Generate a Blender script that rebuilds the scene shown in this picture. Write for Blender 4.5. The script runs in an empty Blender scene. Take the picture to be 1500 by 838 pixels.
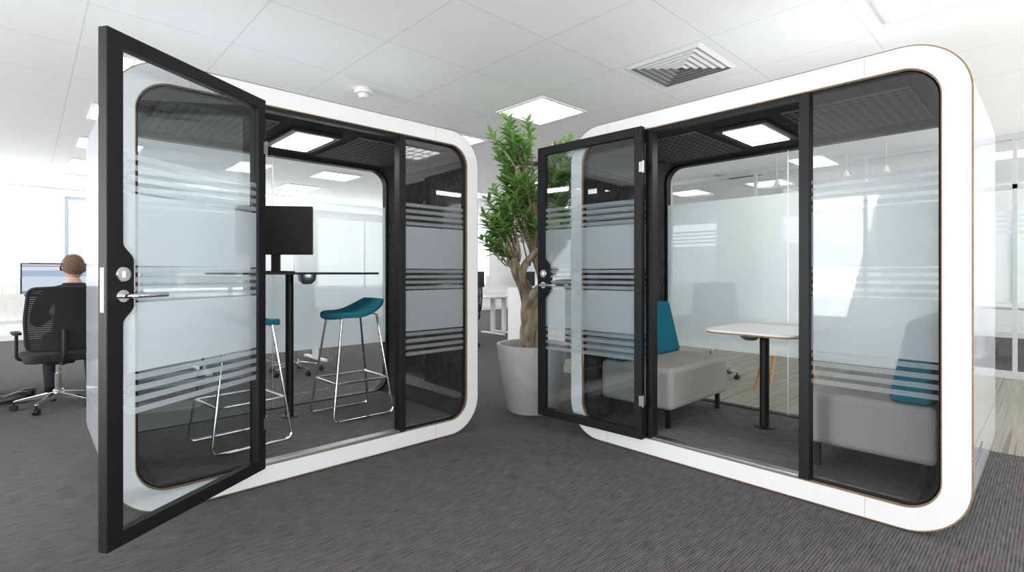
import bpy, math, random
from mathutils import Vector, Matrix
random.seed(7)
D=bpy.data; S=bpy.context.scene; COL=S.collection
pi=math.pi

# ---------------------------------------------------------------- materials
def newmat(name):
    m=D.materials.new(name); m.use_nodes=True
    nt=m.node_tree; nt.nodes.clear()
    o=nt.nodes.new('ShaderNodeOutputMaterial')
    return m,nt,o
def N(nt,t,**k):
    n=nt.nodes.new(t)
    for a,b in k.items():
        if a.startswith('i_'):
            n.inputs[a[2:].replace('_',' ')].default_value=b
        else: setattr(n,a,b)
    return n
def pbr(name,col,rough=.5,metal=0,noise=.06,nscale=30,bump=0,coat=0,spec=.5,stretch=None):
    m,nt,o=newmat(name)
    b=N(nt,'ShaderNodeBsdfPrincipled')
    b.inputs['Roughness'].default_value=rough
    b.inputs['Metallic'].default_value=metal
    b.inputs['Specular IOR Level'].default_value=spec
    if coat: b.inputs['Coat Weight'].default_value=coat; b.inputs['Coat Roughness'].default_value=.05
    tc=N(nt,'ShaderNodeTexCoord')
    mp=N(nt,'ShaderNodeMapping')
    if stretch: mp.inputs['Scale'].default_value=stretch
    nz=N(nt,'ShaderNodeTexNoise'); nz.inputs['Scale'].default_value=nscale; nz.inputs['Detail'].default_value=3
    nt.links.new(tc.outputs['Object'],mp.inputs[0]); nt.links.new(mp.outputs[0],nz.inputs['Vector'])
    r=N(nt,'ShaderNodeValToRGB')
    r.color_ramp.elements[0].position=.3; r.color_ramp.elements[1].position=.7
    r.color_ramp.elements[0].color=[c*(1-noise) for c in col]+[1]
    r.color_ramp.elements[1].color=[min(1,c*(1+noise)) for c in col]+[1]
    nt.links.new(nz.outputs['Fac'],r.inputs[0]); nt.links.new(r.outputs[0],b.inputs['Base Color'])
    if bump:
        bp=N(nt,'ShaderNodeBump'); bp.inputs['Strength'].default_value=bump; bp.inputs['Distance'].default_value=.004
        nt.links.new(nz.outputs['Fac'],bp.inputs['Height']); nt.links.new(bp.outputs[0],b.inputs['Normal'])
    nt.links.new(b.outputs[0],o.inputs[0])
    return m
def emit(name,col,s):
    m,nt,o=newmat(name); e=N(nt,'ShaderNodeEmission'); e.inputs[0].default_value=list(col)+[1]; e.inputs[1].default_value=s
    nt.links.new(e.outputs[0],o.inputs[0]); return m
def glassmat(name,tint,refl=1.0):
    m,nt,o=newmat(name)
    g=N(nt,'ShaderNodeNewGeometry'); d=N(nt,'ShaderNodeVectorMath',operation='DOT_PRODUCT')
    nt.links.new(g.outputs['Normal'],d.inputs[0]); nt.links.new(g.outputs['Incoming'],d.inputs[1])
    a=N(nt,'ShaderNodeMath',operation='ABSOLUTE'); nt.links.new(d.outputs['Value'],a.inputs[0])
    s=N(nt,'ShaderNodeMath',operation='SUBTRACT'); s.inputs[0].default_value=1; nt.links.new(a.outputs[0],s.inputs[1])
    p=N(nt,'ShaderNodeMath',operation='POWER'); p.inputs[1].default_value=5; nt.links.new(s.outputs[0],p.inputs[0])
    q=N(nt,'ShaderNodeMath',operation='MULTIPLY_ADD'); q.inputs[1].default_value=.9*refl; q.inputs[2].default_value=.08*refl
    nt.links.new(p.outputs[0],q.inputs[0])
    t=N(nt,'ShaderNodeBsdfTransparent'); t.inputs[0].default_value=list(tint)+[1]
    gl=N(nt,'ShaderNodeBsdfGlossy'); gl.inputs['Roughness'].default_value=.0
    mx=N(nt,'ShaderNodeMixShader'); nt.links.new(q.outputs[0],mx.inputs[0]); nt.links.new(t.outputs[0],mx.inputs[1]); nt.links.new(gl.outputs[0],mx.inputs[2])
    nt.links.new(mx.outputs[0],o.inputs[0]); return m
def frostmat(name,see=.35,col=(.86,.89,.9)):
    m,nt,o=newmat(name)
    t=N(nt,'ShaderNodeBsdfTransparent'); t.inputs[0].default_value=(.9,.92,.92,1)
    tr=N(nt,'ShaderNodeBsdfTranslucent'); tr.inputs[0].default_value=list(col)+[1]
    df=N(nt,'ShaderNodeBsdfDiffuse'); df.inputs[0].default_value=list(col)+[1]
    m1=N(nt,'ShaderNodeMixShader'); m1.inputs[0].default_value=.45
    nt.links.new(tr.outputs[0],m1.inputs[1]); nt.links.new(df.outputs[0],m1.inputs[2])
    m2=N(nt,'ShaderNodeMixShader'); m2.inputs[0].default_value=see
    nt.links.new(m1.outputs[0],m2.inputs[1]); nt.links.new(t.outputs[0],m2.inputs[2])
    nt.links.new(m2.outputs[0],o.inputs[0]); return m

M={}
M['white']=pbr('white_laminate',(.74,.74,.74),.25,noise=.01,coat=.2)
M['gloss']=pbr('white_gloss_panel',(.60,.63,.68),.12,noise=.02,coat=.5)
M['ply']=pbr('plywood_edge',(.24,.15,.07),.6,noise=.25,nscale=60)
M['black']=pbr('black_painted_wood',(.006,.006,.007),.5,noise=.2,nscale=40,spec=.25,stretch=(8,8,1))
M['felt']=pbr('charcoal_felt',(.045,.041,.043),.95,noise=.6,nscale=120,bump=.4,spec=.15,stretch=(1,1,.25))
M['gasket']=pbr('black_rubber',(.008,.008,.008),.6,spec=.25)
M['chrome']=pbr('chrome',(.75,.75,.76),.12,1,noise=.01)
M['steel']=pbr('brushed_steel',(.42,.42,.42),.35,1,noise=.05)
M['teal']=pbr('teal_wool',(.012,.14,.205),.95,noise=.25,nscale=250,bump=.3,spec=.15)
M['greyfab']=pbr('grey_wool',(.34,.325,.31),1.0,noise=.25,nscale=300,bump=.4,spec=.1)
M['glass']=glassmat('clear_glass',(.82,.87,.88))
M['glassd']=glassmat('tinted_glass',(.82,.83,.84),1.2)
M['glassr']=glassmat('rear_glass',(.90,.93,.93),.8)
M['frost']=frostmat('frosted_film',.42,(.68,.725,.75))
M['stripe']=frostmat('frosted_film_stripe',.62,(.66,.70,.72))
M['frostr']=frostmat('frosted_film_rear',.22,(.85,.92,.93))
M['seam']=pbr('grey_seam',(.42,.41,.40),.6)
M['slotm']=pbr('vent_slot',(.15,.15,.15),.6)
M['panel']=emit('led_panel',(1,.98,.95),8)
M['ledpod']=emit('pod_led_panel',(1,.96,.9),22)
M['plastic']=pbr('black_plastic',(.010,.010,.011),.5,spec=.3)
M['meshfab']=pbr('black_mesh_fabric',(.014,.014,.016),.85,noise=.5,nscale=200)
M['deskw']=pbr('white_desk',(.75,.75,.74),.4,noise=.02)
M['wall']=pbr('white_wall_paint',(.87,.88,.89),.8,noise=.02)
M['pot']=pbr('pale_concrete',(.52,.52,.52),.6,noise=.08,nscale=12)
M['soil']=pbr('soil',(.03,.02,.012),1,noise=.6,nscale=80,bump=1)
M['bark']=pbr('bark',(.36,.285,.20),.9,noise=.5,nscale=24,bump=1.0,stretch=(1,1,.3))
M['wood']=pbr('light_oak',(.45,.24,.1),.5,noise=.2,nscale=20,stretch=(4,4,.5))
M['wframe']=pbr('window_frame',(.42,.50,.58),.4)
M['wframe2']=pbr('partition_frame',(.50,.52,.53),.4)
M['skin']=pbr('skin',(.55,.32,.24),.55,noise=.06)
M['hair']=pbr('auburn_hair',(.12,.065,.032),.8,noise=.6,nscale=60,bump=1.0,stretch=(3,3,.5))
M['cloth']=pbr('black_knit',(.010,.011,.015),.95,noise=.4,nscale=150,bump=.4)
M['jeans']=pbr('dark_trouser_cloth',(.012,.013,.018),.9,noise=.3,nscale=120)
M['paper']=pbr('white_paper',(.8,.79,.76),.8)
M['offwhite']=pbr('offwhite_plastic',(.72,.71,.68),.5)
M['duct']=pbr('dark_duct',(.42,.42,.42),.9)
M['leather']=pbr('black_leather',(.015,.013,.012),.35)

def leafmat():
    m,nt,o=newmat('leaf_green')
    b=N(nt,'ShaderNodeBsdfPrincipled'); b.inputs['Roughness'].default_value=.3
    g=N(nt,'ShaderNodeNewGeometry'); r=N(nt,'ShaderNodeValToRGB')
    r.color_ramp.elements[0].color=(.10,.27,.06,1); r.color_ramp.elements[1].color=(.42,.66,.20,1)
    nt.links.new(g.outputs['Random Per Island'],r.inputs[0]); nt.links.new(r.outputs[0],b.inputs['Base Color'])
    t=N(nt,'ShaderNodeBsdfTranslucent'); nt.links.new(r.outputs[0],t.inputs[0])
    mx=N(nt,'ShaderNodeMixShader'); mx.inputs[0].default_value=.4
    nt.links.new(b.outputs[0],mx.inputs[1]); nt.links.new(t.outputs[0],mx.inputs[2]); nt.links.new(mx.outputs[0],o.inputs[0])
    return m
M['leaf']=leafmat()

def perfmat():
    m,nt,o=newmat('perforated_black_panel')
    b=N(nt,'ShaderNodeBsdfPrincipled'); b.inputs['Roughness'].default_value=.8; b.inputs['Specular IOR Level'].default_value=.15
    tc=N(nt,'ShaderNodeTexCoord')
    sc=N(nt,'ShaderNodeVectorMath',operation='MULTIPLY'); sc.inputs[1].default_value=(1/.05,1/.06,0)
    fr=N(nt,'ShaderNodeVectorMath',operation='FRACTION'); sb=N(nt,'ShaderNodeVectorMath',operation='SUBTRACT'); sb.inputs[1].default_value=(.5,.5,0)
    ln=N(nt,'ShaderNodeVectorMath',operation='LENGTH'); lt=N(nt,'ShaderNodeMath',operation='LESS_THAN'); lt.inputs[1].default_value=.25
    nt.links.new(tc.outputs['Object'],sc.inputs[0]); nt.links.new(sc.outputs[0],fr.inputs[0]); nt.links.new(fr.outputs[0],sb.inputs[0])
    nt.links.new(sb.outputs[0],ln.inputs[0]); nt.links.new(ln.outputs['Value'],lt.inputs[0])
    mx=N(nt,'ShaderNodeMix',data_type='RGBA'); mx.inputs[6].default_value=(.10,.097,.10,1); mx.inputs[7].default_value=(.004,.004,.004,1)
    nt.links.new(lt.outputs[0],mx.inputs[0]); nt.links.new(mx.outputs[2],b.inputs['Base Color']); nt.links.new(b.outputs[0],o.inputs[0])
    return m
M['perf']=perfmat()

def carpetmat(name,two=False,gain=1.0):
    m,nt,o=newmat(name)
    b=N(nt,'ShaderNodeBsdfPrincipled'); b.inputs['Roughness'].default_value=.95
    b.inputs['Specular IOR Level'].default_value=.15
    tc=N(nt,'ShaderNodeTexCoord')
    mp=N(nt,'ShaderNodeMapping'); mp.inputs['Scale'].default_value=(10,90,1)
    nz=N(nt,'ShaderNodeTexNoise'); nz.inputs['Scale'].default_value=1; nz.inputs['Detail'].default_value=3; nz.inputs['Roughness'].default_value=.65
    nt.links.new(tc.outputs['Object'],mp.inputs[0]); nt.links.new(mp.outputs[0],nz.inputs['Vector'])
    sy=N(nt,'ShaderNodeSeparateXYZ'); nt.links.new(tc.outputs['Object'],sy.inputs[0])
    ml=N(nt,'ShaderNodeMath',operation='MULTIPLY'); ml.inputs[1].default_value=2*pi/.0125; nt.links.new(sy.outputs[1],ml.inputs[0])
    sn=N(nt,'ShaderNodeMath',operation='SINE'); nt.links.new(ml.outputs[0],sn.inputs[0])
    mm=N(nt,'ShaderNodeMath',operation='MULTIPLY_ADD'); mm.inputs[1].default_value=.17; nt.links.new(sn.outputs[0],mm.inputs[0]); nt.links.new(nz.outputs['Fac'],mm.inputs[2])
    r=N(nt,'ShaderNodeValToRGB'); e=r.color_ramp.elements
    e[0].position=.22; e[1].position=.80; e[0].color=(.042*gain,.039*gain,.040*gain,1); e[1].color=(.152*gain,.142*gain,.142*gain,1)
    nt.links.new(mm.outputs[0],r.inputs[0])
    out=r.outputs[0]
    if two:
        mp2=N(nt,'ShaderNodeMapping'); mp2.inputs['Scale'].default_value=(.35,34,1)
        n2=N(nt,'ShaderNodeTexNoise'); n2.inputs['Scale'].default_value=1; n2.inputs['Detail'].default_value=2
        nt.links.new(tc.outputs['Object'],mp2.inputs[0]); nt.links.new(mp2.outputs[0],n2.inputs['Vector'])
        r2=N(nt,'ShaderNodeValToRGB')
        e=r2.color_ramp.elements; e[0].position=.35; e[0].color=(.20,.19,.17,1); e[1].position=.45; e[1].color=(.34,.33,.29,1)
        for p,c in ((.52,(.27,.27,.20,1)),(.58,(.33,.32,.28,1)),(.66,(.21,.205,.19,1))):
            x=e.new(p); x.color=c
        nt.links.new(n2.outputs['Fac'],r2.inputs[0])
        sx=N(nt,'ShaderNodeSeparateXYZ'); nt.links.new(tc.outputs['Object'],sx.inputs[0])
        g1=N(nt,'ShaderNodeMath',operation='GREATER_THAN'); g1.inputs[1].default_value=4.65; nt.links.new(sx.outputs[0],g1.inputs[0])
        g2=N(nt,'ShaderNodeMath',operation='LESS_THAN'); g2.inputs[1].default_value=4.6; nt.links.new(sx.outputs[1],g2.inputs[0])
        g3=N(nt,'ShaderNodeMath',operation='LESS_THAN'); g3.inputs[1].default_value=8.0; nt.links.new(sx.outputs[0],g3.inputs[0])
        mu=N(nt,'ShaderNodeMath',operation='MULTIPLY'); nt.links.new(g1.outputs[0],mu.inputs[0]); nt.links.new(g2.outputs[0],mu.inputs[1])
        mu2=N(nt,'ShaderNodeMath',operation='MULTIPLY'); nt.links.new(mu.outputs[0],mu2.inputs[0]); nt.links.new(g3.outputs[0],mu2.inputs[1])
        mx=N(nt,'ShaderNodeMix',data_type='RGBA'); nt.links.new(mu2.outputs[0],mx.inputs[0]); nt.links.new(out,mx.inputs[6]); nt.links.new(r2.outputs[0],mx.inputs[7])
        out=mx.outputs[2]
    nt.links.new(out,b.inputs['Base Color'])
    nt.links.new(b.outputs[0],o.inputs[0]); return m
M['carpet']=carpetmat('ribbed_carpet',True)
M['podcarpet']=carpetmat('pod_carpet',False,1.4)

def ceilmat():
    m,nt,o=newmat('ceiling_tiles')
    b=N(nt,'ShaderNodeBsdfPrincipled'); b.inputs['Roughness'].default_value=.8
    tc=N(nt,'ShaderNodeTexCoord')
    ad=N(nt,'ShaderNodeVectorMath',operation='ADD'); ad.inputs[1].default_value=(7.25,7.44,0)
    sc=N(nt,'ShaderNodeVectorMath',operation='MULTIPLY'); sc.inputs[1].default_value=(1/.75,1/.75,0)
    fr=N(nt,'ShaderNodeVectorMath',operation='FRACTION')
    nt.links.new(tc.outputs['Object'],ad.inputs[0]); nt.links.new(ad.outputs[0],sc.inputs[0]); nt.links.new(sc.outputs[0],fr.inputs[0])
    sx=N(nt,'ShaderNodeSeparateXYZ'); nt.links.new(fr.outputs[0],sx.inputs[0])
    l1=N(nt,'ShaderNodeMath',operation='LESS_THAN'); l1.inputs[1].default_value=.011; nt.links.new(sx.outputs[0],l1.inputs[0])
    l2=N(nt,'ShaderNodeMath',operation='LESS_THAN'); l2.inputs[1].default_value=.011; nt.links.new(sx.outputs[1],l2.inputs[0])
    mxx=N(nt,'ShaderNodeMath',operation='MAXIMUM'); nt.links.new(l1.outputs[0],mxx.inputs[0]); nt.links.new(l2.outputs[0],mxx.inputs[1])
    mx=N(nt,'ShaderNodeMix',data_type='RGBA'); mx.inputs[6].default_value=(.89,.89,.875,1); mx.inputs[7].default_value=(.73,.73,.72,1)
    nt.links.new(mxx.outputs[0],mx.inputs[0]); nt.links.new(mx.outputs[2],b.inputs['Base Color']); nt.links.new(b.outputs[0],o.inputs[0])
    return m
M['ceil']=ceilmat()

def screenmat():
    m,nt,o=newmat('lit_screen')
    tc=N(nt,'ShaderNodeTexCoord'); sx=N(nt,'ShaderNodeSeparateXYZ'); nt.links.new(tc.outputs['Object'],sx.inputs[0])
    r=N(nt,'ShaderNodeValToRGB'); r.color_ramp.interpolation='CONSTANT'; e=r.color_ramp.elements
    e[0].position=0; e[0].color=(.30,.38,.52,1); e[1].position=.12; e[1].color=(.70,.80,.92,1)
    for p,c in ((.6,(.45,.58,.75,1)),(.8,(.80,.85,.92,1)),(.93,(.35,.05,.06,1)),(.955,(.75,.8,.88,1))):
        x=e.new(p); x.color=c
    mr=N(nt,'ShaderNodeMapRange'); mr.inputs[1].default_value=-.15; mr.inputs[2].default_value=.15
    nt.links.new(sx.outputs[2],mr.inputs[0]); nt.links.new(mr.outputs[0],r.inputs[0])
    em=N(nt,'ShaderNodeEmission'); em.inputs[1].default_value=.9; nt.links.new(r.outputs[0],em.inputs[0]); nt.links.new(em.outputs[0],o.inputs[0])
    return m
M['screen']=screenmat()

# ---------------------------------------------------------------- geometry builder
class G:
    def __init__(s): s.v=[]; s.f=[]; s.m=[]
    def add(s,vs,fs,mi=0,mat=None):
        o=len(s.v)
        for v in vs:
            v=Vector(v)
            if mat is not None: v=mat@v
            s.v.append(v)
        for f in fs: s.f.append([i+o for i in f]); s.m.append(mi)
        return s
    def box(s,x0,x1,y0,y1,z0,z1,mi=0,mat=None):
        vs=[(x,y,z) for z in (z0,z1) for y in (y0,y1) for x in (x0,x1)]
        return s.add(vs,[(0,2,3,1),(4,5,7,6),(0,1,5,4),(2,6,7,3),(0,4,6,2),(1,3,7,5)],mi,mat)
    def prism(s,poly,w0,w1,mi=0,mside=None,mat=None,plane='xz'):
        n=len(poly)
        if plane=='xz': vs=[(p[0],w0,p[1]) for p in poly]+[(p[0],w1,p[1]) for p in poly]
        else: vs=[(p[0],p[1],w0) for p in poly]+[(p[0],p[1],w1) for p in poly]
        if plane=='xz': caps=[list(range(n)),list(range(2*n-1,n-1,-1))]
        else: caps=[list(range(n-1,-1,-1)),list(range(n,2*n))]
        s.add(vs,caps,mi,mat)
        o=len(s.v)-2*n
        for i in range(n):
            j=(i+1)%n
            q=[o+i,o+n+i,o+n+j,o+j] if plane=='xz' else [o+i,o+j,o+n+j,o+n+i]
            s.f.append(q); s.m.append(mi if mside is None else mside)
        return s
    def ring(s,outer,inner,w0,w1,mf=0,mo=0,mi=0):
        n=len(outer); vs=[]
        for L,w in ((outer,w0),(inner,w0),(outer,w1),(inner,w1)): vs+=[(p[0],w,p[1]) for p in L]
        o=len(s.v); s.v+=[Vector(v) for v in vs]
        for i in range(n):
            j=(i+1)%n
            s.f.append([o+i,o+j,o+n+j,o+n+i]); s.m.append(mf)
            s.f.append([o+2*n+i,o+3*n+i,o+3*n+j,o+2*n+j]); s.m.append(mf)
            s.f.append([o+i,o+2*n+i,o+2*n+j,o+j]); s.m.append(mo)
            s.f.append([o+n+i,o+n+j,o+3*n+j,o+3*n+i]); s.m.append(mi)
        return s
    def lathe(s,prof,seg=28,mi=0,mat=None):
        n=len(prof); vs=[]; fs=[]
        for i in range(seg):
            a=2*pi*i/seg
            for r,z in prof: vs.append((r*math.cos(a),r*math.sin(a),z))
        for i in range(seg):
            j=(i+1)%seg
            for k in range(n-1): fs.append((i*n+k,j*n+k,j*n+k+1,i*n+k+1))
        if prof[0][0]>1e-5: fs.append([i*n for i in range(seg)][::-1])
        if prof[-1][0]>1e-5: fs.append([i*n+n-1 for i in range(seg)])
        return s.add(vs,fs,mi,mat)
    def tube(s,pts,r,seg=10,mi=0,cyc=False,mat=None):
        P=[Vector(p) for p in pts]; n=len(P)
        R=r if isinstance(r,(list,tuple)) else [r]*n
        T=[]
        for i in range(n):
            a=P[i-1] if (i>0 or cyc) else P[i]; b=P[(i+1)%n] if (i<n-1 or cyc) else P[i]
            T.append((b-a).normalized())
        up=Vector((0,0,1)) if abs(T[0].z)<.9 else Vector((1,0,0))
        nrm=T[0].cross(up).normalized(); vs=[]; fs=[]
        for i in range(n):
            nrm=(nrm-T[i]*nrm.dot(T[i])).normalized(); bi=T[i].cross(nrm)
            for k in range(seg):
                a=2*pi*k/seg; vs.append(P[i]+(nrm*math.cos(a)+bi*math.sin(a))*R[i])
        m=n if cyc else n-1
        for i in range(m):
            j=(i+1)%n
            for k in range(seg):
                l=(k+1)%seg; fs.append((i*seg+k,i*seg+l,j*seg+l,j*seg+k))
        if not cyc: fs.append(list(range(seg))[::-1]); fs.append([(n-1)*seg+k for k in range(seg)])
        return s.add(vs,fs,mi,mat)
    def obj(s,name,mats,parent=None,loc=(0,0,0),rot=(0,0,0),smooth=True,bevel=0,ang=35,bseg=2):
        me=D.meshes.new(name); me.from_pydata([tuple(v) for v in s.v],[],s.f)
        if not isinstance(mats,(list,tuple)): mats=[mats]
        for m in mats: me.materials.append(M[m])
        me.polygons.foreach_set('material_index',s.m); me.update()
        if smooth:
            me.polygons.foreach_set('use_smooth',[True]*len(me.polygons)); me.set_sharp_from_angle(angle=math.radians(ang))
        ob=D.objects.new(name,me); COL.objects.link(ob)
        ob.location=loc; ob.rotation_euler=rot
        if parent: ob.parent=parent
        if bevel:
            b=ob.modifiers.new('Bevel','BEVEL'); b.width=bevel; b.segments=bseg; b.limit_method='ANGLE'; b.angle_limit=math.radians(40)
        return ob
def empty(name,loc,rot=0):
    e=D.objects.new(name,None); COL.objects.link(e); e.location=loc; e.rotation_euler=(0,0,rot); e.empty_display_size=.2; return e
def tag(o,label,cat,group=None):
    o['label']=label; o['category']=cat
    if group: o['group']=group
    return o
def struct(o): o['kind']='structure'; return o
def rrect(x0,x1,z0,z1,r,n=10):
    P=[]
    for cx,cz,a0 in ((x1-r,z0+r,-90),(x1-r,z1-r,0),(x0+r,z1-r,90),(x0+r,z0+r,180)):
        for i in range(n+1):
            a=math.radians(a0+90*i/n); P.append((cx+r*math.cos(a),cz+r*math.sin(a)))
    return P
def bez(pts,n=8):
    P=[Vector(p) for p in pts]; out=[]
    for i in range(len(P)-1):
        p0=P[max(0,i-1)];p1=P[i];p2=P[i+1];p3=P[min(len(P)-1,i+2)]
        for k in range(n):
            t=k/n; out.append(.5*((2*p1)+(-p0+p2)*t+(2*p0-5*p1+4*p2-p3)*t*t+(-p0+3*p1-3*p2+p3)*t**3))
    out.append(P[-1]); return out
def rounded(pts,r,n=5):
    P=[Vector(p) for p in pts]; out=[P[0]]
    for i in range(1,len(P)-1):
        a=(P[i-1]-P[i]);b=(P[i+1]-P[i]); ra=min(r,a.length*.45,b.length*.45)
        A=P[i]+a.normalized()*ra;B=P[i]+b.normalized()*ra
        for k in range(n+1):
            t=k/n; out.append((1-t)**2*A+2*t*(1-t)*P[i]+t*t*B)
    out.append(P[-1]); return out
def duplicate(root,loc,rot):
    def cp(o,par):
        c=o.copy(); COL.objects.link(c)
        if par: c.parent=par; c.matrix_parent_inverse=o.matrix_parent_inverse.copy()
        for ch in list(o.children): cp(ch,c)
        return c
    c=cp(root,None); c.location=loc; c.rotation_euler=(0,0,rot); return c

# ---------------------------------------------------------------- camera
F=751.0
cam=D.cameras.new('camera'); co=D.objects.new('camera',cam); COL.objects.link(co)
cam.sensor_width=36; cam.lens=F/1500*36; cam.shift_y=-19/1500; cam.clip_start=.05
co.location=(0,0,1.18); TH=math.atan2(.6871,.7266)
co.rotation_euler=(pi/2,0,-TH)
S.camera=co

# ---------------------------------------------------------------- room
CH=2.73; X0,X1,Y0,Y1=-5.0,13.0,-4.0,12.5
struct(G().box(X0-.2,X1+.2,Y0-.2,Y1+.2,-.1,0).obj('floor','carpet',smooth=False))
struct(G().box(X0-.2,X1+.2,Y0-.2,Y1+.2,CH,CH+.1).obj('ceiling','ceil',smooth=False))
wn=[0]
def wall(name,horizontal,pos,a0,a1,ops,zs=.85,zh=2.55,t=.2):
    g=G()
    def bx(p,q,z0,z1):
        if q-p<.001: return
        if horizontal: g.box(p,q,min(pos,pos+t),max(pos,pos+t),z0,z1)
        else: g.box(min(pos,pos+t),max(pos,pos+t),p,q,z0,z1)
    bx(a0,a1,0,zs); bx(a0,a1,zh,CH)
    c=a0
    for o in ops: bx(c,o[0],zs,zh); c=o[1]
    bx(c,a1,zs,zh)
    struct(g.obj(name,'wall',smooth=False))
    for o in ops:
        wn[0]+=1; w=G(); m=pos+t/2
        def fb(p,q,z0,z1):
            if horizontal: w.box(p,q,m-.03,m+.03,z0,z1)
            else: w.box(m-.03,m+.03,p,q,z0,z1)
        fb(o[0],o[1],zs,zs+.06); fb(o[0],o[1],zh-.06,zh)
        k=max(1,round((o[1]-o[0])/1.2))
        for i in range(k+1):
            x=o[0]+(o[1]-o[0]-.06)*i/k; fb(x,x+.06,zs+.06,zh-.06)
        struct(w.obj('window_%d'%wn[0],'wframe' if wn[0]==2 else 'wall',smooth=False))
wall('wall_north',True,Y1,X0,X1,[(-4,.08),(.5,1.7),(2.2,4.7),(5.2,7.8),(8.3,10.8)],.8,2.6)  # first opening is an added window, making the white wall there look blown out
wall('wall_south',True,Y0-.2,X0,X1,[(-4.5,-.5),(0,4),(4.5,8.5),(9,12.5)],.3,2.65)
wall('wall_west',False,X0-.2,Y0,Y1,[(-3.5,.5),(1,5),(5.5,9.5),(10,12)],.3,2.65)
wall('wall_east',False,X1,Y0,Y1,[(-3,-.5),(2.5,4.5),(6,9)])
struct(G().box(X0,X1,Y1-.015,Y1,0,.1).obj('baseboard_north','deskw',smooth=False))
struct(G().box(X1-.015,X1,Y0,Y1-.015,0,.1).obj('baseboard_east','deskw',smooth=False))

# ceiling lights
def ceiling_light():
    g=G(); h=.31; i=.285
    for a in ((-h,h,-h,-i),(-h,h,i,h),(-h,-i,-i,i),(i,h,-i,i)): g.box(a[0],a[1],a[2],a[3],-.012,0)
    for k in range(1,5):
        x=-i+2*i*k/5; g.box(x-.004,x+.004,-i,i,-.012,-.001)
    for k in (1,2):
        y=-i+2*i*k/3; g.box(-i,i,y-.004,y+.004,-.012,-.001)
    o=g.obj('ceiling_light','deskw',smooth=False)
    p=G().box(-i,i,-i,i,-.003,-.0005).obj('light_panel','panel',o,smooth=False)
    return tag(o,'square recessed white louvred fluorescent light in tiled ceiling','ceiling light','recessed ceiling lights')
L0=ceiling_light(); L0.location=(3.58,3.38,CH)
pts=[(x,y) for x in (-2.2,.74,3.58,6.44,9.3) for y in (-2.6,.4,3.38,4.84,6.32,7.9,9.4,10.9)]
for x,y in pts:
    if (x,y)==(3.58,3.38) : continue
    if x==.74 and y in (.4,3.38): continue
    if x==6.44 and y==.4: continue
    duplicate(L0,(x,y,CH),0)
# air diffuser
def diffuser():
    o=G()
    for k in range(6):
        a=.3-k*.048; b=a-.034; z0=-.016 ; z1=-.002
        vs=[]
        for r,z in ((a,z1),(b,z0)):
            vs+=[(-r,-r,z),(r,-r,z),(r,r,z),(-r,r,z)]
        for r,z in ((a,z1+.001),(b,z0+.004)):
            vs+=[(-r,-r,z),(r,-r,z),(r,r,z),(-r,r,z)]
        o.add(vs,[(i,(i+1)%4,4+(i+1)%4,4+i) for i in range(4)]+[(8+i,12+i,12+(i+1)%4,8+(i+1)%4) for i in range(4)])
    ob=o.obj('air_diffuser','deskw',smooth=False)
    G().box(-.29,.29,-.29,.29,-.0015,-.0005).obj('dark_duct_opening','duct',ob,smooth=False)
    return tag(ob,'square white four-way ceiling air diffuser with slats','air vent','ceiling air diffusers')
A0=diffuser(); A0.location=(3.57,1.93,CH)
for p in ((5.1,4.9),(2.1,6.4),(8.1,3.4),(6.6,1.9)): duplicate(A0,(p[0],p[1],CH),0)
# smoke detector
g=G().lathe([(.0,-.075),(.03,-.075),(.04,-.06),(.045,-.045),(.07,-.04),(.075,-.02),(.06,0)])
tag(g.obj('smoke_detector','offwhite',loc=(2.06,4.0,CH)),'round white plastic smoke detector on the ceiling','smoke detector')

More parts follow.
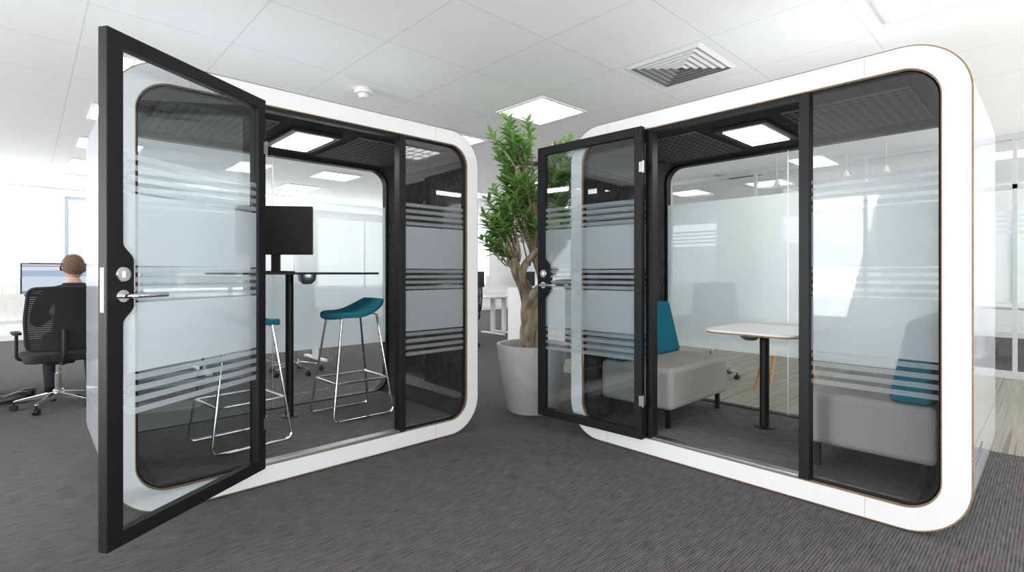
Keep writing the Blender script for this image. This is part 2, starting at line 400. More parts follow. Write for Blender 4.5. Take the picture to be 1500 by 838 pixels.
# ---------------------------------------------------------------- pods
PH=2.22; HW=1.11; PD=1.2
SOL=[(1.21,1.50),(.78,1.06)]; STR=[]
for z0,z1 in ((.60,.78),(1.06,1.21),(1.50,1.67)):
    n=4; p=(z1-z0)/n
    for i in range(n):
        a=z0+p*i+p*.24; STR.append((a,a+p*.54))
def film(name,u0,u1,w,parent):
    g=G()
    for mi,B in ((0,SOL),(1,STR)):
        for z0,z1 in B: g.add([(u0,w,z0),(u1,w,z0),(u1,w,z1),(u0,w,z1)],[(0,1,2,3)],mi)
    return g.obj(name,['frost','stripe'],parent,smooth=False)
def pod(loc,rot,dhinge,dang,label):
    E=empty('office_pod',loc,rot); tag(E,label,'office pod','pair of meeting pods')
    out=rrect(-HW,HW,.004,PH,.25,14); inn=rrect(-HW+.108,HW-.108,.112,PH-.108,.145,14)
    of=rrect(-HW+.006,HW-.006,.010,PH-.006,.245,14); inf=rrect(-HW+.103,HW-.103,.107,PH-.103,.149,14)
    G().ring(of,inf,-.0025,.0).obj('front_frame','white',E,ang=30)
    G().ring(out,inn,.0005,.016).obj('plywood_rim','ply',E,ang=30)
    o2=rrect(-HW+.002,HW-.002,.006,PH-.002,.248,14); i2=rrect(-HW+.114,HW-.114,.118,PH-.114,.14,14)
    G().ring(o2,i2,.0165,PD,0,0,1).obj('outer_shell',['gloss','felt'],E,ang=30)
    for u in (-.78,.72):
        G().box(u,u+.002,-.0032,-.002,PH-.103,PH-.006).obj('frame_seam','seam',E,smooth=False)
        G().box(u,u+.002,-.0032,-.002,.010,.107).obj('frame_seam','seam',E,smooth=False)
    for u in (-.72,.66):
        for z in (PH-.054,.058):
            G().lathe([(0,0),(.006,0),(.006,.0015)],12,0,Matrix.Translation((u,-.0035,z))@Matrix.Rotation(-pi/2,4,'X')).obj('screw_cap','offwhite',E)
    g1=rrect(-HW+.1085,HW-.1085,.1125,PH-.1085,.1445,14); g2=rrect(-HW+.117,HW-.117,.121,PH-.117,.138,14)
    G().ring(g1,g2,.0165,.045).obj('gasket','gasket',E,ang=30)
    G().ring(g1,rrect(-HW+.135,HW-.135,.135,PH-.135,.125,14),PD-.07,PD-.002).obj('rear_gasket','black',E,ang=30)
    G().box(-HW+.14,HW-.14,.055,PD-.07,.10,.128).obj('floor_mat','podcarpet',E,smooth=False)
    for ux in (-.56,.56):
        G().box(-.3,.3,-.36,.36,-.01,0).obj('acoustic_panel','perf',E,loc=(ux,.6,PH-.116),smooth=False)
    lf=G().box(-.165,.165,-.28,.28,-.024,-.002).obj('interior_light','black',E,loc=(0,.57,PH-.114),smooth=False,bevel=.003)
    G().box(-.12,.12,-.235,.235,-.028,-.0245).obj('light_panel','ledpod',lf,smooth=False)
    for a,b in ((-.48,-.43),(.43,.48)):
        G().box(a,b,.0,.065,.112,PH-.108).obj('door_post','black',E,smooth=False,bevel=.003)
    G().box(-.43,.43,.01,.06,PH-.13,PH-.109).obj('door_header','black',E,smooth=False)
    G().box(-.43,.43,-.004,.06,.112,.128).obj('threshold','steel',E,smooth=False,bevel=.002)
    L=rrect(-HW+.115,HW-.115,.119,PH-.115,.14,14)
    for sgn in (-1,1):
        P=[p for p in L if (p[0]*sgn)>.5]
        if sgn==1:
            P=[(.48,.119)]+P+[(.48,PH-.115)]
        else:
            P=[(-.48,PH-.115)]+P+[(-.48,.119)]
        g=G().add([(p[0],.034,p[1]) for p in P],[list(range(len(P)))])
        o=g.obj('glass_panel','glassd',E,smooth=False)
        if sgn==1: film('frosted_film',.48,HW-.118,.033,o)
        else: film('frosted_film',-HW+.118,-.48,.033,o)
    P=rrect(-HW+.13,HW-.13,.13,PH-.13,.13,14)
    o=G().add([(p[0],PD-.05,p[1]) for p in P],[list(range(len(P)))]).obj('rear_glass','glassr',E,smooth=False)
    w=PD-.052; u=HW-.135
    G().add([(-u,w,.56),(u,w,.56),(u,w,1.77),(-u,w,1.77)],[(0,1,2,3)]).obj('frosted_film','frostr',o,smooth=False)
    G().box(-.002,.002,PD-.056,PD-.046,.13,PH-.13).obj('glass_joint','steel',o,smooth=False)
    for sx in (-1,1):
        v=G()
        x=sx*(HW-.002)
        for i in range(9):
            for j in range(2): v.box(min(x,x+sx*.0015),max(x,x+sx*.0015),.12+i*.035,.135+i*.035,.33+j*.03,.345+j*.03)
        v.box(min(x,x+sx*.001),max(x,x+sx*.001),.03,PD-.03,.43,.4325)
        v.obj('side_vent','slotm',E,smooth=False)
    # door
    W=.875; z0=.112; z1=2.122; t=.022
    d=G(); sw=.066
    d.box(0,.055,-t,t,z0,z1); d.box(.055,W-sw,-t,t,z1-.058,z1); d.box(.055,W-sw,-t,t,z0,z0+.058)
    xi=W-sw
    prof=[(W,z0),(W,z1),(xi,z1),(xi,1.30)]
    for k in range(1,9):
        a=k/9; prof.append((xi-.045*(.5-.5*math.cos(pi*a)),1.30-.07*a))
    prof.append((xi-.045,1.22)); prof.append((xi-.045,1.05))
    for k in range(1,9):
        a=k/9; prof.append((xi-.045*(.5+.5*math.cos(pi*a)),1.05-.07*a))
    prof+= [(xi,.97),(xi,z0)]
    d.prism(prof,-t,t)
    dr=d.obj('hinged_door','black',E,loc=dhinge,rot=(0,0,dang),smooth=False,bevel=.003)
    gp=G().add([(.05,.004,z0+.05),(W-sw+.01,.004,z0+.05),(W-sw+.01,.004,z1-.05),(.05,.004,z1-.05)],[(0,1,2,3)]).obj('glass_panel','glass',dr,smooth=False)
    film('frosted_film',.055,xi,.006,dr)
    for sg in (1,-1):
        h=G()
        R=Matrix.Rotation(-pi/2*sg,4,'X')
        xh=W-.060
        h.lathe([(0,0),(.026,0),(.026,.006),(.024,.009),(0,.009)],24,0,Matrix.Translation((xh,sg*t,1.09))@R)
        h.tube(rounded([(xh,sg*(t+.005),1.09),(xh,sg*(t+.055),1.09),(xh-.15,sg*(t+.055),1.09)],.02),.0095,12)
        h.obj('door_handle','chrome',dr)
        l=G().lathe([(0,0),(.03,0),(.03,.008),(.027,.012),(0,.012)],24,0,Matrix.Translation((xh,sg*t,1.175))@R)
        l.box(xh-.003,xh+.003,min(sg*(t+.011),sg*(t+.02)),max(sg*(t+.011),sg*(t+.02)),1.163,1.187)
        l.obj('lock','chrome',dr)
    G().box(W,W+.0015,-.008,.008,1.03,1.2).obj('latch_plate','steel',dr,smooth=False)
    for z in (.36,1.86):
        h=G().lathe([(0,-.038),(.007,-.038),(.007,.038),(0,.038)],14,0,Matrix.Translation((-.008,.018,z)))
        h.box(-.012,.018,.0222,.0245,z-.032,z+.032)
        h.obj('hinge','steel',dr)
    return E
P1=pod((1.38,3.01,0),0,(-.445,-.034,0),math.radians(-146.2),'white rounded meeting pod, door open, with bar table inside')
P2=pod((2.92,1.345,0),-pi/2,(-.468,-.045,0),math.radians(-177),'white rounded meeting pod, door open, with sofas inside')

FZ=.128
# ---------------------------------------------------------------- stools
def stool():
    E=empty('bar_stool',(0,0,0))
    s=G(); n=18; m=16
    def pt(i,j,off):
        a=i/n*2-1; b=j/m*2-1
        k=(1-abs(a)**3.5*.30)
        x=.205*a*(1-.12*b*b); y=.215*k*b
        z=.758+.012*b*b
        if a>-.2: z+=.105*((a+.2)/1.2)**1.7*(1-.10*b*b)
        if a<-.7: z-=.010*((-a-.7)/.3)**2
        return (x,y,z-off)
    vs=[pt(i,j,0) for i in range(n+1) for j in range(m+1)]+[pt(i,j,.036) for i in range(n+1) for j in range(m+1)]
    K=(n+1)*(m+1); fs=[]
    for i in range(n):
        for j in range(m):
            a=i*(m+1)+j; fs.append((a,a+m+1,a+m+2,a+1)); fs.append((K+a,K+a+1,K+a+m+2,K+a+m+1))
    for j in range(m):
        a=j; fs.append((a,a+1,K+a+1,K+a)); a=n*(m+1)+j; fs.append((a,K+a,K+a+1,a+1))
    for i in range(n):
        a=i*(m+1); fs.append((a,K+a,K+a+m+1,a+m+1)); a=i*(m+1)+m; fs.append((a,a+m+1,K+a+m+1,K+a))
    s.add(vs,fs); s.obj('seat','teal',E,bevel=.014,ang=60,bseg=3)
    for sg in (-1,1):
        y1=.2*sg; y0=.13*sg
        g=G().tube(rounded([(-.14,y0,.722),(-.235,y1,.0085),(.235,y1,.0085),(.13,y0,.745)],.05),.0085,10)
        g.obj('sled_leg','chrome',E)
    fr=G(); 
    k=(.722-.27)/.7135; ax_=-.14-.095*k; ay=.13+.07*k
    fr.tube([(ax_,-ay,.27),(ax_,ay,.27)],.008,10)
    k=(.745-.27)/.7365; bx=.13+.105*k; by=.13+.07*k
    fr.tube([(bx,-by,.27),(bx,by,.27)],.008,10)
    for sg in (-1,1): fr.tube([(ax_,sg*ay,.27),(bx,sg*by,.27)],.007,10)
    fr.obj('footrest','chrome',E)
    G().tube([(-.14,-.13,.722),(-.14,.13,.722)],.008).tube([(.13,-.13,.745),(.13,.13,.745)],.008).tube([(-.14,0,.722),(.13,0,.745)],.008).obj('seat_support','chrome',E)
    return tag(E,'teal upholstered bar stool with chrome wire sled base','bar stool','bar stools in the pod')
st=stool(); st.location=(1.77,3.62,FZ)
st2=duplicate(st,(.97,3.50,FZ),pi+.1)

# bar table
T=empty('bar_table',(1.4,3.86,FZ)); tag(T,'high black-edged bar table on single black column inside pod','table')
z=1.185-FZ
G().prism(rrect(-.5,.6,-.26,.24,.04,6),z-.016,z,plane='xy').obj('tabletop','black',T,smooth=False,bevel=.003)
G().lathe([(.0,.006),(.028,.006),(.028,z-.016),(0,z-.016)]).obj('column','black',T)
G().lathe([(0,0),(.06,0),(.06,.004),(.055,.006),(0,.006)],36).obj('base','black',T)
G().lathe([(0,-.07),(.03,-.068),(.055,-.045),(.062,-.015),(.062,0),(0,0)],24,0,Matrix.Translation((.05,-.2,z-.016))).obj('cable_hub','steel',T)
def monitor(name,w,h,screen,label,cat='monitor',stand=.14,grp=None):
    E=empty(name,(0,0,0))
    hb=stand+h/2
    G().box(-w/2,w/2,-.006,.022,stand,stand+h).obj('casing','plastic',E,smooth=False,bevel=.004)
    G().box(-w/2+.012,w/2-.012,-.0015,0,-h/2+.014,h/2-.012).obj('screen',screen,E,loc=(0,-.0066,hb),smooth=False)
    G().box(-.03,.03,.022,.045,.01,stand+h*.6).box(-.11,.11,-.06,.11,0,.01).obj('stand','plastic',E,smooth=False,bevel=.003)
    return tag(E,label,cat,grp)
mo=monitor('monitor',.52,.345,'plastic','black flat monitor on the bar table, switched off',stand=.125)
mo.location=(1.27,3.79,1.185); mo.rotation_euler=(0,0,-TH+.12)

# ---------------------------------------------------------------- sofas
def sofa():
    E=empty('sofa',(0,0,0))
    s=G().box(-.43,.43,-.58,0,.13,.41); s.obj('seat','greyfab',E,bevel=.035,bseg=4,ang=80)
    w0=.41;w1=.35
    b=G(); vs=[]
    for (yy,zz,w) in ((-.20,.41,w0),(-.02,.41,w0),(-.13,.82,w1),(-.03,.82,w1)): vs+=[(-w,yy,zz),(w,yy,zz)]
    b.add(vs,[(0,1,3,2)[::-1],(4,5,7,6),(0,1,5,4),(2,6,7,3),(0,4,6,2),(1,3,7,5)])
    b.obj('backrest','teal',E,bevel=.03,bseg=4,ang=80)
    for x in (-.37,.37):
        for y in (-.52,-.06): G().box(x-.014,x+.014,y-.014,y+.014,0,.135).obj('leg','black',E,smooth=False)
    return tag(E,'small grey sofa with teal tapered backrest and short black legs','sofa','facing sofas in the pod')
so=sofa(); so.location=(3.53,2.32,FZ)
so2=duplicate(so,(3.53,.375,FZ),pi)
# low table
T=empty('meeting_table',(3.66,1.36,FZ)); tag(T,'small white table with plywood edge on black column between sofas','table')
z=.80-FZ
tt=G().prism(rrect(-.33,.33,-.29,.29,.09,8),z-.012,z,plane='xy'); tt.prism(rrect(-.327,.327,-.287,.287,.088,8),z-.022,z-.012,1,1,plane='xy')
tt.obj('tabletop',['deskw','ply'],T,smooth=False)
G().lathe([(0,.006),(.03,.006),(.03,z-.022),(0,z-.022)]).obj('column','black',T)
G().lathe([(0,0),(.065,0),(.065,.004),(.06,.006),(0,.006)],36).obj('base','black',T)
G().lathe([(0,-.05),(.04,-.048),(.06,-.03),(.066,-.01),(.066,0),(0,0)],24,0,Matrix.Translation((-.12,.05,z-.022))).obj('cable_hub','steel',T)

# ---------------------------------------------------------------- plant
def plant():
    E=empty('potted_tree',(3.17,3.10,0)); tag(E,'tall leafy ficus with twisted trunk in pale grey tapered pot','potted plant')
    G().lathe([(0,0),(.20,0),(.215,.01),(.305,.555),(.305,.575),(.28,.575),(.272,.53),(.265,.50),(0,.50)],48).obj('pot','pot',E,ang=50)
    G().lathe([(.267,.505),(.2,.515),(.1,.525),(0,.53)],32).obj('soil','soil',E)
    tr=G(); tops=[]
    for k in range(7):
        ph=k*2*pi/7; pts=[]; rr=[]
        for i in range(25):
            t=i/24; zz=.5+t*(.80+.10*math.sin(k*2.1)); a=ph+t*3.4+.3*math.sin(5*t+k)
            rad=.062*(1-.20*math.sin(pi*min(1,t*1.4)))+.36*max(0,t-.5)**1.3
            pts.append((rad*math.cos(a)+.010*math.sin(13*t+k),rad*math.sin(a)+.010*math.cos(11*t+k),zz)); rr.append((.043-.020*t+(.018*(1-t)**4))*(1+.20*math.sin(15*t+k*2)))
        tr.tube(pts,rr,9); tops.append(Vector(pts[-1]))
    Rv=Vector((.7266,-.6871,0)); Fv=Vector((.6871,.7266,0))
    blobs=[((-.02,0,1.76),(.36,.28,.38),52),((-.16,0,2.26),(.16,.16,.24),16),((.23,.02,2.10),(.15,.15,.20),14),((-.28,0,1.55),(.16,.2,.27),17),((.23,-.02,1.62),(.17,.2,.28),17)]
    lv=G()
    def leaf(p,dr,nl,L,wd):
        d=dr.normalized(); sd=d.cross(nl).normalized(); up=sd.cross(d).normalized()
        vs=[p,p+d*L*.3+sd*wd*.42+up*.004,p+d*L*.62+sd*wd*.4-up*.004,p+d*L-up*L*.16,p+d*L*.62-sd*wd*.4-up*.004,p+d*L*.3-sd*wd*.42+up*.004,p+d*L*.32-up*wd*.12,p+d*L*.64-up*(wd*.12+.008)]
        lv.add(vs,[(0,6,1),(1,6,7,2),(2,7,3),(0,5,6),(5,4,7,6),(4,3,7)])
    for c,r,n in blobs:
        for _ in range(n):
            while True:
                q=Vector((random.uniform(-1,1),random.uniform(-1,1),random.uniform(-1,1)))
                if q.length<1: break
            q=q*(.65+.35*q.length)
            cc=Rv*(c[0]+q.x*r[0])+Fv*(c[1]+q.y*r[1])+Vector((0,0,c[2]+q.z*r[2]))
            base=min(tops,key=lambda t:(t-cc).length)
            ax=Vector((base.x*.3+cc.x*.2,base.y*.3+cc.y*.2,max(1.12,cc.z-.34)))
            out=(cc-Vector((0,0,cc.z-.25))).normalized()
            st_=ax.lerp(cc,.45)
            path=bez([base,ax.lerp(base,.3) if cc.z>1.5 else base.lerp(st_,.3),st_,cc,cc+out*.08+Vector((0,0,.03))],4)
            tr.tube(path,[.010*(1-.75*i/(len(path)-1))+.001 for i in range(len(path))],5)
            m=random.randint(24,31)
            for k in range(m):
                t=.0+1.0*k/m
                p=st_.lerp(cc,.6+.4*t/.6) if t<.6 else cc.lerp(path[-1],(t-.6)/.4)
                p=Vector(p)
                a=k*2.4+random.random(); 
                d=Vector((math.cos(a),math.sin(a),.3+.6*random.random()-.5*(1-t)))
                d=d+out*.6*t
                leaf(p,d,Vector((random.uniform(-.3,.3),random.uniform(-.3,.3),1)),random.uniform(.075,.12),random.uniform(.030,.044))
    tr.obj('trunk','bark',E,ang=60)
    lv.obj('foliage','leaf',E,ang=80)
plant()

# ---------------------------------------------------------------- office chair
def office_chair():
    E=empty('office_chair',(0,0,0))
    b=G()
    for k in range(5):
        a=pi/2+k*2*pi/5; R=Matrix.Rotation(a,4,'Z')
        b.add([(.02,-.025,.14),(.02,.025,.14),(.29,.014,.085),(.29,-.014,.085),(.02,-.025,.09),(.02,.025,.09),(.29,.014,.07),(.29,-.014,.07)],[(0,3,2,1),(4,5,6,7),(0,4,7,3),(1,2,6,5),(3,7,6,2),(0,1,5,4)],0,R)
    b.lathe([(0,.08),(.04,.08),(.04,.15),(.03,.16),(0,.16)],20); b.obj('star_base','chrome',E,smooth=False,bevel=.003)
    for k in range(5):
        a=pi/2+k*2*pi/5; c=G()
        Mx=Matrix.Translation((.29*math.cos(a),.29*math.sin(a),.028))@Matrix.Rotation(a,4,'Z')@Matrix.Rotation(pi/2,4,'X')
        c.lathe([(0,-.022),(.024,-.022),(.028,-.016),(.028,-.004),(.02,0),(.028,.004),(.028,.016),(.024,.022),(0,.022)],16,0,Mx)
        c.tube([(.29*math.cos(a),.29*math.sin(a),.03),(.29*math.cos(a),.29*math.sin(a),.08)],.008,8)
        c.obj('caster','plastic',E)
    G().lathe([(0,.15),(.025,.15),(.025,.3),(.018,.3),(.018,.4),(0,.4)],16).obj('gas_column','chrome',E)
    s=G().prism(rrect(-.24,.24,-.23,.25,.09,6),.42,.49,plane='xy'); s.box(-.1,.1,-.12,.12,.385,.42); s.obj('seat','meshfab',E,bevel=.02,bseg=3,ang=60)
    k=G(); nz=30; nx=12
    for i in range(nz):
        z0=.54+.51*i/nz; z1=z0+.51/nz*.9
        hw=.235-.02*abs(i/nz-.5)*2
        def yy(x,z): return -.27+.25*x*x*1.6-.06*((z-.56)/.49)+.03*math.sin((z-.56)/.49*pi)
        pv=[];fs=[]
        for j in range(nx+1):
            x=-hw+2*hw*j/nx
            pv+=[(x,yy(x,z0),z0),(x,yy(x,z1),z1),(x,yy(x,z0)-.008,z0),(x,yy(x,z1)-.008,z1)]
        for j in range(nx):
            a=4*j; fs+=[(a,a+1,a+5,a+4),(a+2,a+6,a+7,a+3),(a,a+4,a+6,a+2),(a+1,a+3,a+7,a+5)]
        k.add(pv,fs)
    def fp(x,z): return (x,-.27+.25*x*x*1.6-.06*((z-.56)/.49)-.004,z)
    fr=rounded([fp(x,z) for x,z in ((0,.53),(-.23,.54),(-.245,.8),(-.225,1.05),(0,1.06),(.225,1.05),(.245,.8),(.23,.54),(0,.53))],.05)
    k.tube(fr,.013,8)
    k.obj('backrest','meshfab',E)
    G().tube(bez([(0,-.1,.41),(0,-.26,.42),(0,-.305,.5),(0,-.295,.7)],6),.022,10).obj('back_support','plastic',E)
    for sg in (-1,1):
        G().tube(rounded([(sg*.2,-.02,.43),(sg*.27,-.02,.45),(sg*.27,-.02,.66)],.04),.012,8).prism(rrect(sg*.27-.028,sg*.27+.028,-.11,.12,.025,4),.66,.68,plane='xy').obj('armrest','plastic',E)
    return tag(E,'black mesh-backed office swivel chair with chrome star base','office chair','office swivel chairs')
oc=office_chair(); oc.location=(.20,6.05,0); oc.rotation_euler=(0,0,.1)
for x,y,r in ((2.3,6.15,-.5),(5.15,6.6,2.2),(5.7,2.7,1.9),(6.6,.66,2.6),(6.9,6.1,-.4)): duplicate(oc,(x,y,0),r)

def desk(w=1.6):
    E=empty('desk',(0,0,0))
    G().box(-w/2,w/2,-.4,.4,.715,.74).obj('desktop','deskw',E,smooth=False,bevel=.003)
    for sg in (-1,1):
        x=sg*(w/2-.12)
        G().box(x-.03,x+.03,-.33,.33,0,.03).box(x-.03,x+.03,-.04,.04,.03,.69).box(x-.025,x+.025,-.33,.33,.69,.715).obj('leg','deskw',E,smooth=False,bevel=.004)
    G().box(-w/2+.02,w/2-.02,.41,.44,.66,1.13).obj('divider','wall',E,smooth=False,bevel=.004)
    return tag(E,'white office desk with white T-legs and low screen divider','desk','white office desks')
dk=desk(); dk.location=(.0,6.98,0)
for x,y,r in ((2.2,6.98,0),(5.9,7.5,0),(7.55,7.5,0),(9.7,.45,-pi/2),(9.7,2.1,-pi/2)): duplicate(dk,(x,y,0),r)
m1=monitor('monitor',.64,.33,'screen','black-framed monitor with lit window on white desk',stand=.21); m1.location=(.27,7.0,.74)
m2=monitor('monitor',.5,.30,'plastic','black flat monitor standing on white desk',stand=.17,grp='monitors on far desks'); m2.location=(2.3,7.1,.74)
for x,y,r in ((5.55,7.5,-.5),(6.2,7.55,.2),(7.5,7.5,0)): duplicate(m2,(x,y,.74),r)

# glass partition beyond the pods
def partition():
    E=empty('glass_partition',(8.0,0,0)); tag(E,'full-height office glass partition with frosted band and slim white frame','glass partition')
    y0,y1=-2.5,4.5; n=5
    fr=G().box(-.03,.03,y0,y1,0,.08).box(-.03,.03,y0,y1,CH-.06,CH-.001).box(-.025,.025,y0,y1,2.12,2.17)
    for i in range(n+1):
        y=y0+(y1-y0)*i/n; fr.box(-.025,.025,y-.02,y+.02,.08,CH-.06)
    fr.obj('frame','wframe2',E,smooth=False)
    for i in range(n):
        a=y0+(y1-y0)*i/n+.02; b=y0+(y1-y0)*(i+1)/n-.02
        p=G().add([(0,a,.08),(0,b,.08),(0,b,CH-.06),(0,a,CH-.06)],[(0,1,2,3)]).obj('glass_pane','glassr',E,smooth=False)
        g=G()
        for z0,z1 in [(.85,1.62)]+[(1.66+.06*k,1.69+.06*k) for k in range(4)]: g.add([(-.002,a,z0),(-.002,b,z0),(-.002,b,z1),(-.002,a,z1)],[(0,1,2,3)])
        g.obj('frosted_film','frostr',p,smooth=False)
partition()

# cabinet
E=empty('cabinet',(5.72,5.5,0)); tag(E,'low white office storage cabinet with double doors','cabinet')
G().box(-.4,.4,-.22,.22,0,.96).obj('body','deskw',E,smooth=False,bevel=.003)
for sg in (-1,1):
    d_=G().box(min(sg*.003,sg*.395),max(sg*.003,sg*.395),-.24,-.221,.06,.94).obj('door','deskw',E,smooth=False,bevel=.002)
    G().tube([(sg*.04,-.25,.5),(sg*.04,-.25,.62)],.005,8).obj('handle','steel',d_)
# pedestal
E=empty('drawer_pedestal',(-.42,6.9,0)); tag(E,'white mobile drawer pedestal under the desk','drawers')
G().box(-.2,.2,-.26,.26,.03,.6).obj('body','deskw',E,smooth=False,bevel=.003)
for i in range(3): G().box(-.19,.19,-.275,-.261,.05+i*.18,.215+i*.18).obj('drawer','deskw',E,smooth=False,bevel=.002)

# paper bag
E=empty('paper_bag',(-.12,6.70,.74)); tag(E,'small white paper carrier bag on the desk','bag')
b=G(); vs=[(-.09,-.05,0),(.09,-.05,0),(.09,.05,0),(-.09,.05,0),(-.1,-.045,.24),(.1,-.045,.24),(.1,.045,.24),(-.1,.045,.24),(-.085,0,.12),(.085,0,.12)]
b.add(vs,[(3,2,1,0),(0,1,5,4),(2,3,7,6),(1,2,9),(1,9,5),(2,6,9),(3,0,8),(0,4,8),(3,8,7)]); b.obj('bag_body','paper',E,smooth=False)
G().tube(bez([(-.05,-.045,.22),(-.04,-.04,.31),(.04,-.04,.31),(.05,-.045,.22)],6),.003,6).tube(bez([(-.05,.045,.22),(-.04,.04,.31),(.04,.04,.31),(.05,.045,.22)],6),.003,6).obj('handle','paper',E)
# shoes
def shoe():
    g=G(); n=12; m=14; vs=[];fs=[]
    for i in range(n+1):
        t=i/n; y=-.14+.28*t; w=.038+.012*math.sin(pi*min(1,t*1.15)) ; 
        if t>.85: w*=1-((t-.85)/.15)**2*.6
        if t<.1: w*=.8+2*t
        h=.10-.055*max(0,min(1,(t-.25)/.5)) ; h*=1 if t<.9 else 1-(t-.9)*4
        for k in range(m):
            a=2*pi*k/m; vs.append((w*math.cos(a),y,max(.0,h/2+h/2*math.sin(a)*1.0)))
    for i in range(n):
        for k in range(m):
            l=(k+1)%m; fs.append((i*m+k,i*m+l,(i+1)*m+l,(i+1)*m+k))
    fs.append(list(range(m))[::-1]); fs.append([n*m+k for k in range(m)])
    g.add(vs,fs); o=g.obj('shoe','leather',ang=70)
    G().prism(rrect(-.045,.045,-.145,.14,.04,5),0,.018,plane='xy').obj('sole','plastic',o)
    return tag(o,'black leather shoe standing on the carpet','shoe','pair of black shoes')
sh=shoe(); sh.location=(-.08,6.65,0); sh.rotation_euler=(0,0,1.2)
duplicate(sh,(-.14,6.48,0),1.5)

# wooden leg chair behind pod 2
E=empty('side_chair',(5.25,1.75,0)); tag(E,'white shell side chair with splayed light wooden legs','chair'); E.rotation_euler=(0,0,.6)
for sx in (-1,1):
    for sy in (-1,1): G().tube([(sx*.15,sy*.15,.42),(sx*.23,sy*.23,.006)],[.018,.011],10).obj('leg','wood',E)
sh_=G(); vs=[];fs=[]; n=12;m=8
for i in range(n+1):
    t=i/n
    for j in range(m+1):
        b_=j/m*2-1
        if t<.55: y=.22-.4*t/.55; zz=.44+.02*b_*b_-.01
        else: u=(t-.55)/.45; y=-.18-.09*u; zz=.44+.36*u
        vs.append(((.23-.04*t)*b_, y+.05*b_*b_*(t>.55)*((t-.55)/.45), zz))
for i in range(n):
    for j in range(m): a=i*(m+1)+j; fs.append((a,a+1,a+m+2,a+m+1))
sh_.add(vs,fs); o=sh_.obj('shell_seat','deskw',E,ang=70); md=o.modifiers.new('S','SOLIDIFY'); md.thickness=.012

# ---------------------------------------------------------------- person
def eval_mesh(ob):
    dg=bpy.context.evaluated_depsgraph_get(); dg.update()
    return D.meshes.new_from_object(ob.evaluated_get(dg))
def skin(vs,es,rs,sub=2,root=0):
    me=D.meshes.new('tmp'); me.from_pydata(vs,es,[]); ob=D.objects.new('tmp',me); COL.objects.link(ob)
    ob.modifiers.new('Skin','SKIN')
    if not me.skin_vertices: me.skin_vertices.new(name='')
    for i,r in enumerate(rs):
        sv=me.skin_vertices[0].data[i]; sv.radius=(r,r) if not isinstance(r,tuple) else r; sv.use_root=(i==root)
    s=ob.modifiers.new('Sub','SUBSURF'); s.levels=sub; s.render_levels=sub
    res=eval_mesh(ob); D.objects.remove(ob); return res
def merged(name,meshes,mat,parent,voxel=.007):
    g=G()
    for me in meshes:
        g.add([v.co for v in me.vertices],[list(p.vertices) for p in me.polygons])
    ob=g.obj(name,mat,None); r=ob.modifiers.new('R','REMESH'); r.mode='VOXEL'; r.voxel_size=voxel
    sm=ob.modifiers.new('Sm','SMOOTH'); sm.iterations=3; sm.factor=.5
    me=eval_mesh(ob); D.objects.remove(ob)
    me.name=name; me.materials.clear(); me.materials.append(M[mat]); me.polygons.foreach_set('use_smooth',[True]*len(me.polygons))
    o=D.objects.new(name,me); COL.objects.link(o)
    if parent: o.parent=parent
    return o
def cover(name,me,pred,off,mat,parent):
    nr=[v.normal.copy() for v in me.vertices]; keep=[p for p in me.polygons if pred(p.center)]
    ids={}; vs=[]; fs=[]
    for p in keep:
        f=[]
        for i in p.vertices:
            if i not in ids: ids[i]=len(vs); vs.append(me.vertices[i].co+nr[i]*off)
            f.append(ids[i])
        fs.append(f)
    o=G().add(vs,fs).obj(name,mat,parent,ang=89)
    s=o.modifiers.new('S','SOLIDIFY'); s.thickness=off*.7; s.offset=-1
    return o
def ell(c,r,n=24):
    g=G(); pr=[(math.sin(pi*i/n),-math.cos(pi*i/n)) for i in range(n+1)]; pr[0]=(0,-1);pr[-1]=(0,1)
    g.lathe(pr,n*2,0,Matrix.Translation(c)@Matrix.Diagonal((r[0],r[1],r[2],1)))
    me=D.meshes.new('e'); me.from_pydata([tuple(v) for v in g.v],[],g.f); return me
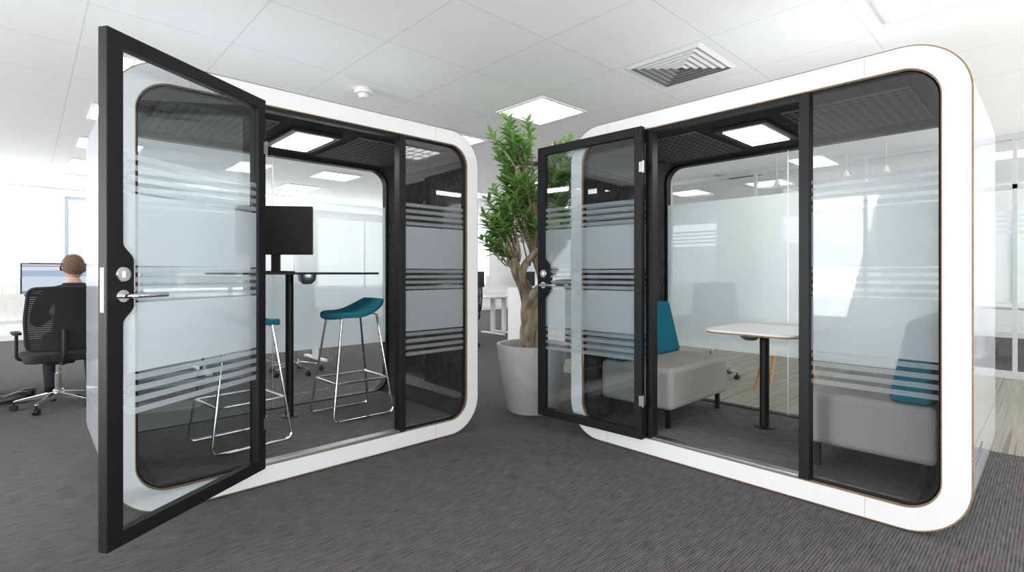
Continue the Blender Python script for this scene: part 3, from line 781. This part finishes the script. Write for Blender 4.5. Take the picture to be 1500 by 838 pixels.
def person():
    vs=[(0,0,.57),(0,-.01,.70),(0,.01,.88),(0,.02,1.0),(0,.035,1.07),(0,.05,1.15)]; rs=[(.15,.11),(.135,.10),(.155,.11),(.12,.08),.055,.055]
    es=[(0,1),(1,2),(2,3),(3,4),(4,5)]
    meshes=[]
    for sg in (-1,1):
        b=len(vs)
        vs+=[(sg*.17,.01,.99),(sg*.225,.08,.86),(sg*.245,.13,.745),(sg*.215,.26,.765),(sg*.165,.385,.775)]
        rs+=[.066,.052,.046,.041,.028]
        es+=[(3,b),(b,b+1),(b+1,b+2),(b+2,b+3),(b+3,b+4)]
        b=len(vs)
        vs+=[(sg*.10,.08,.555),(sg*.14,.27,.56),(sg*.15,.45,.545),(sg*.15,.42,.3),(sg*.15,.40,.10),(sg*.16,.50,.05)]
        rs+=[.095,.08,.062,.055,.038,.035]
        es+=[(0,b),(b,b+1),(b+1,b+2),(b+2,b+3),(b+3,b+4),(b+4,b+5)]
    body=skin(vs,es,rs); meshes.append(body)
    head=ell((0,.06,1.235),(.073,.092,.108)); jaw=ell((0,.09,1.17),(.053,.058,.055)); nose=ell((0,.156,1.215),(.014,.018,.02))
    meshes+=[head,jaw,nose,ell((.076,.05,1.22),(.012,.02,.032)),ell((-.076,.05,1.22),(.012,.02,.032)),ell((0,.141,1.172),(.024,.012,.009))]
    for sg in (-1,1):
        meshes.append(ell((sg*.032,.140,1.24),(.016,.012,.010),12))
        meshes.append(ell((sg*.155,.43,.775),(.040,.048,.016)))
        for i in range(4):
            x=sg*(.155+(i-1.5)*.021); L=(.055,.068,.072,.062)[i if sg>0 else 3-i]
            meshes.append(skin([(x,.455,.776),(x,.455+L*.55,.782),(x,.455+L,.768)],[(0,1),(1,2)],[.0095,.009,.008],1))
        meshes.append(skin([(sg*.125,.41,.772),(sg*.10,.44,.77),(sg*.095,.47,.766)],[(0,1),(1,2)],[.012,.010,.009],1))
    o=merged('person',meshes,'skin',None,.006)
    me=o.data
    cover('sweater',me,lambda c:c.z>.60 and c.z<1.085 and c.y<.37 and not(c.z<.66 and c.y>.12),.012,'cloth',o)
    cover('trousers',me,lambda c:c.z<.655 and c.z>.11,.008,'jeans',o)
    cover('shoes',me,lambda c:c.z<=.115,.008,'leather',o)
    cover('hair',me,lambda c:(c.z>1.175+.8*max(0,c.y-.0)) and not(abs(c.x)>.078 and c.z<1.255),.009,'hair',o)
    g=G(); pts=[]
    for i in range(13):
        a=pi*i/12; pts.append((.090*math.cos(a),.06,1.225+.132*math.sin(a)))
    g.tube(pts,.003,8)
    for sg in (-1,1): g.lathe([(0,-.008),(.018,-.008),(.020,0),(.018,.008),(0,.008)],16,0,Matrix.Translation((sg*.089,.055,1.22))@Matrix.Rotation(pi/2,4,'Y'))
    g.obj('headset','plastic',o)
    o.location=(.31,6.09,0); 
    return tag(o,'seated person in black sweater with short auburn hair, typing at desk','person')
pe=person()
kb=G().box(-.2,.2,-.06,.06,0,.015)
tag(kb.obj('keyboard','plastic',loc=(.31,6.66,.74),smooth=False,bevel=.003),'slim black keyboard on white desk','keyboard')

# pendant lamps
def pendant():
    E=empty('pendant_lamp',(0,0,0))
    G().tube([(0,0,-.30),(0,0,0)],.003,6).obj('cord','offwhite',E)
    G().lathe([(.015,-.30),(.022,-.31),(.03,-.34),(.055,-.39),(.05,-.39),(.027,-.34),(.012,-.305)],20).obj('lamp_shade','offwhite',E)
    return tag(E,'small pale pendant lamp hanging on thin cord','pendant lamp','row of small pendant lamps')
pd=pendant(); pd.location=(7.3,1.75,CH)
for y in (2.15,2.55,1.35): duplicate(pd,(7.3,y,CH),0)

# ---------------------------------------------------------------- lighting
w=D.worlds.new('World'); S.world=w; w.use_nodes=True
bg=w.node_tree.nodes['Background']; bg.inputs[0].default_value=(.93,.965,1,1); bg.inputs[1].default_value=2.5
def area(loc,direction,sx,sy,e,col=(1,1,1)):
    l=D.lights.new('ceiling_fill','AREA'); l.shape='RECTANGLE'; l.size=sx; l.size_y=sy; l.energy=e; l.color=col  # added fill lamps outside the windows, tilted up to brighten the ceiling
    o=D.objects.new('ceiling_fill',l); COL.objects.link(o); o.location=loc; o.rotation_euler=Vector(direction).to_track_quat('-Z','Z').to_euler(); return o
area((4,Y0-1.0,.1),(0,1,1.0),16,2.2,1900,(1,.98,.96))
area((X0-1.0,4,.1),(1,0,1.0),14,2.2,3000,(.96,.985,1))
area((4,Y1+.9,.4),(0,-1,.8),16,2.2,1400,(.96,.985,1))
S.view_settings.view_transform='Standard'
S.view_settings.exposure=0.0
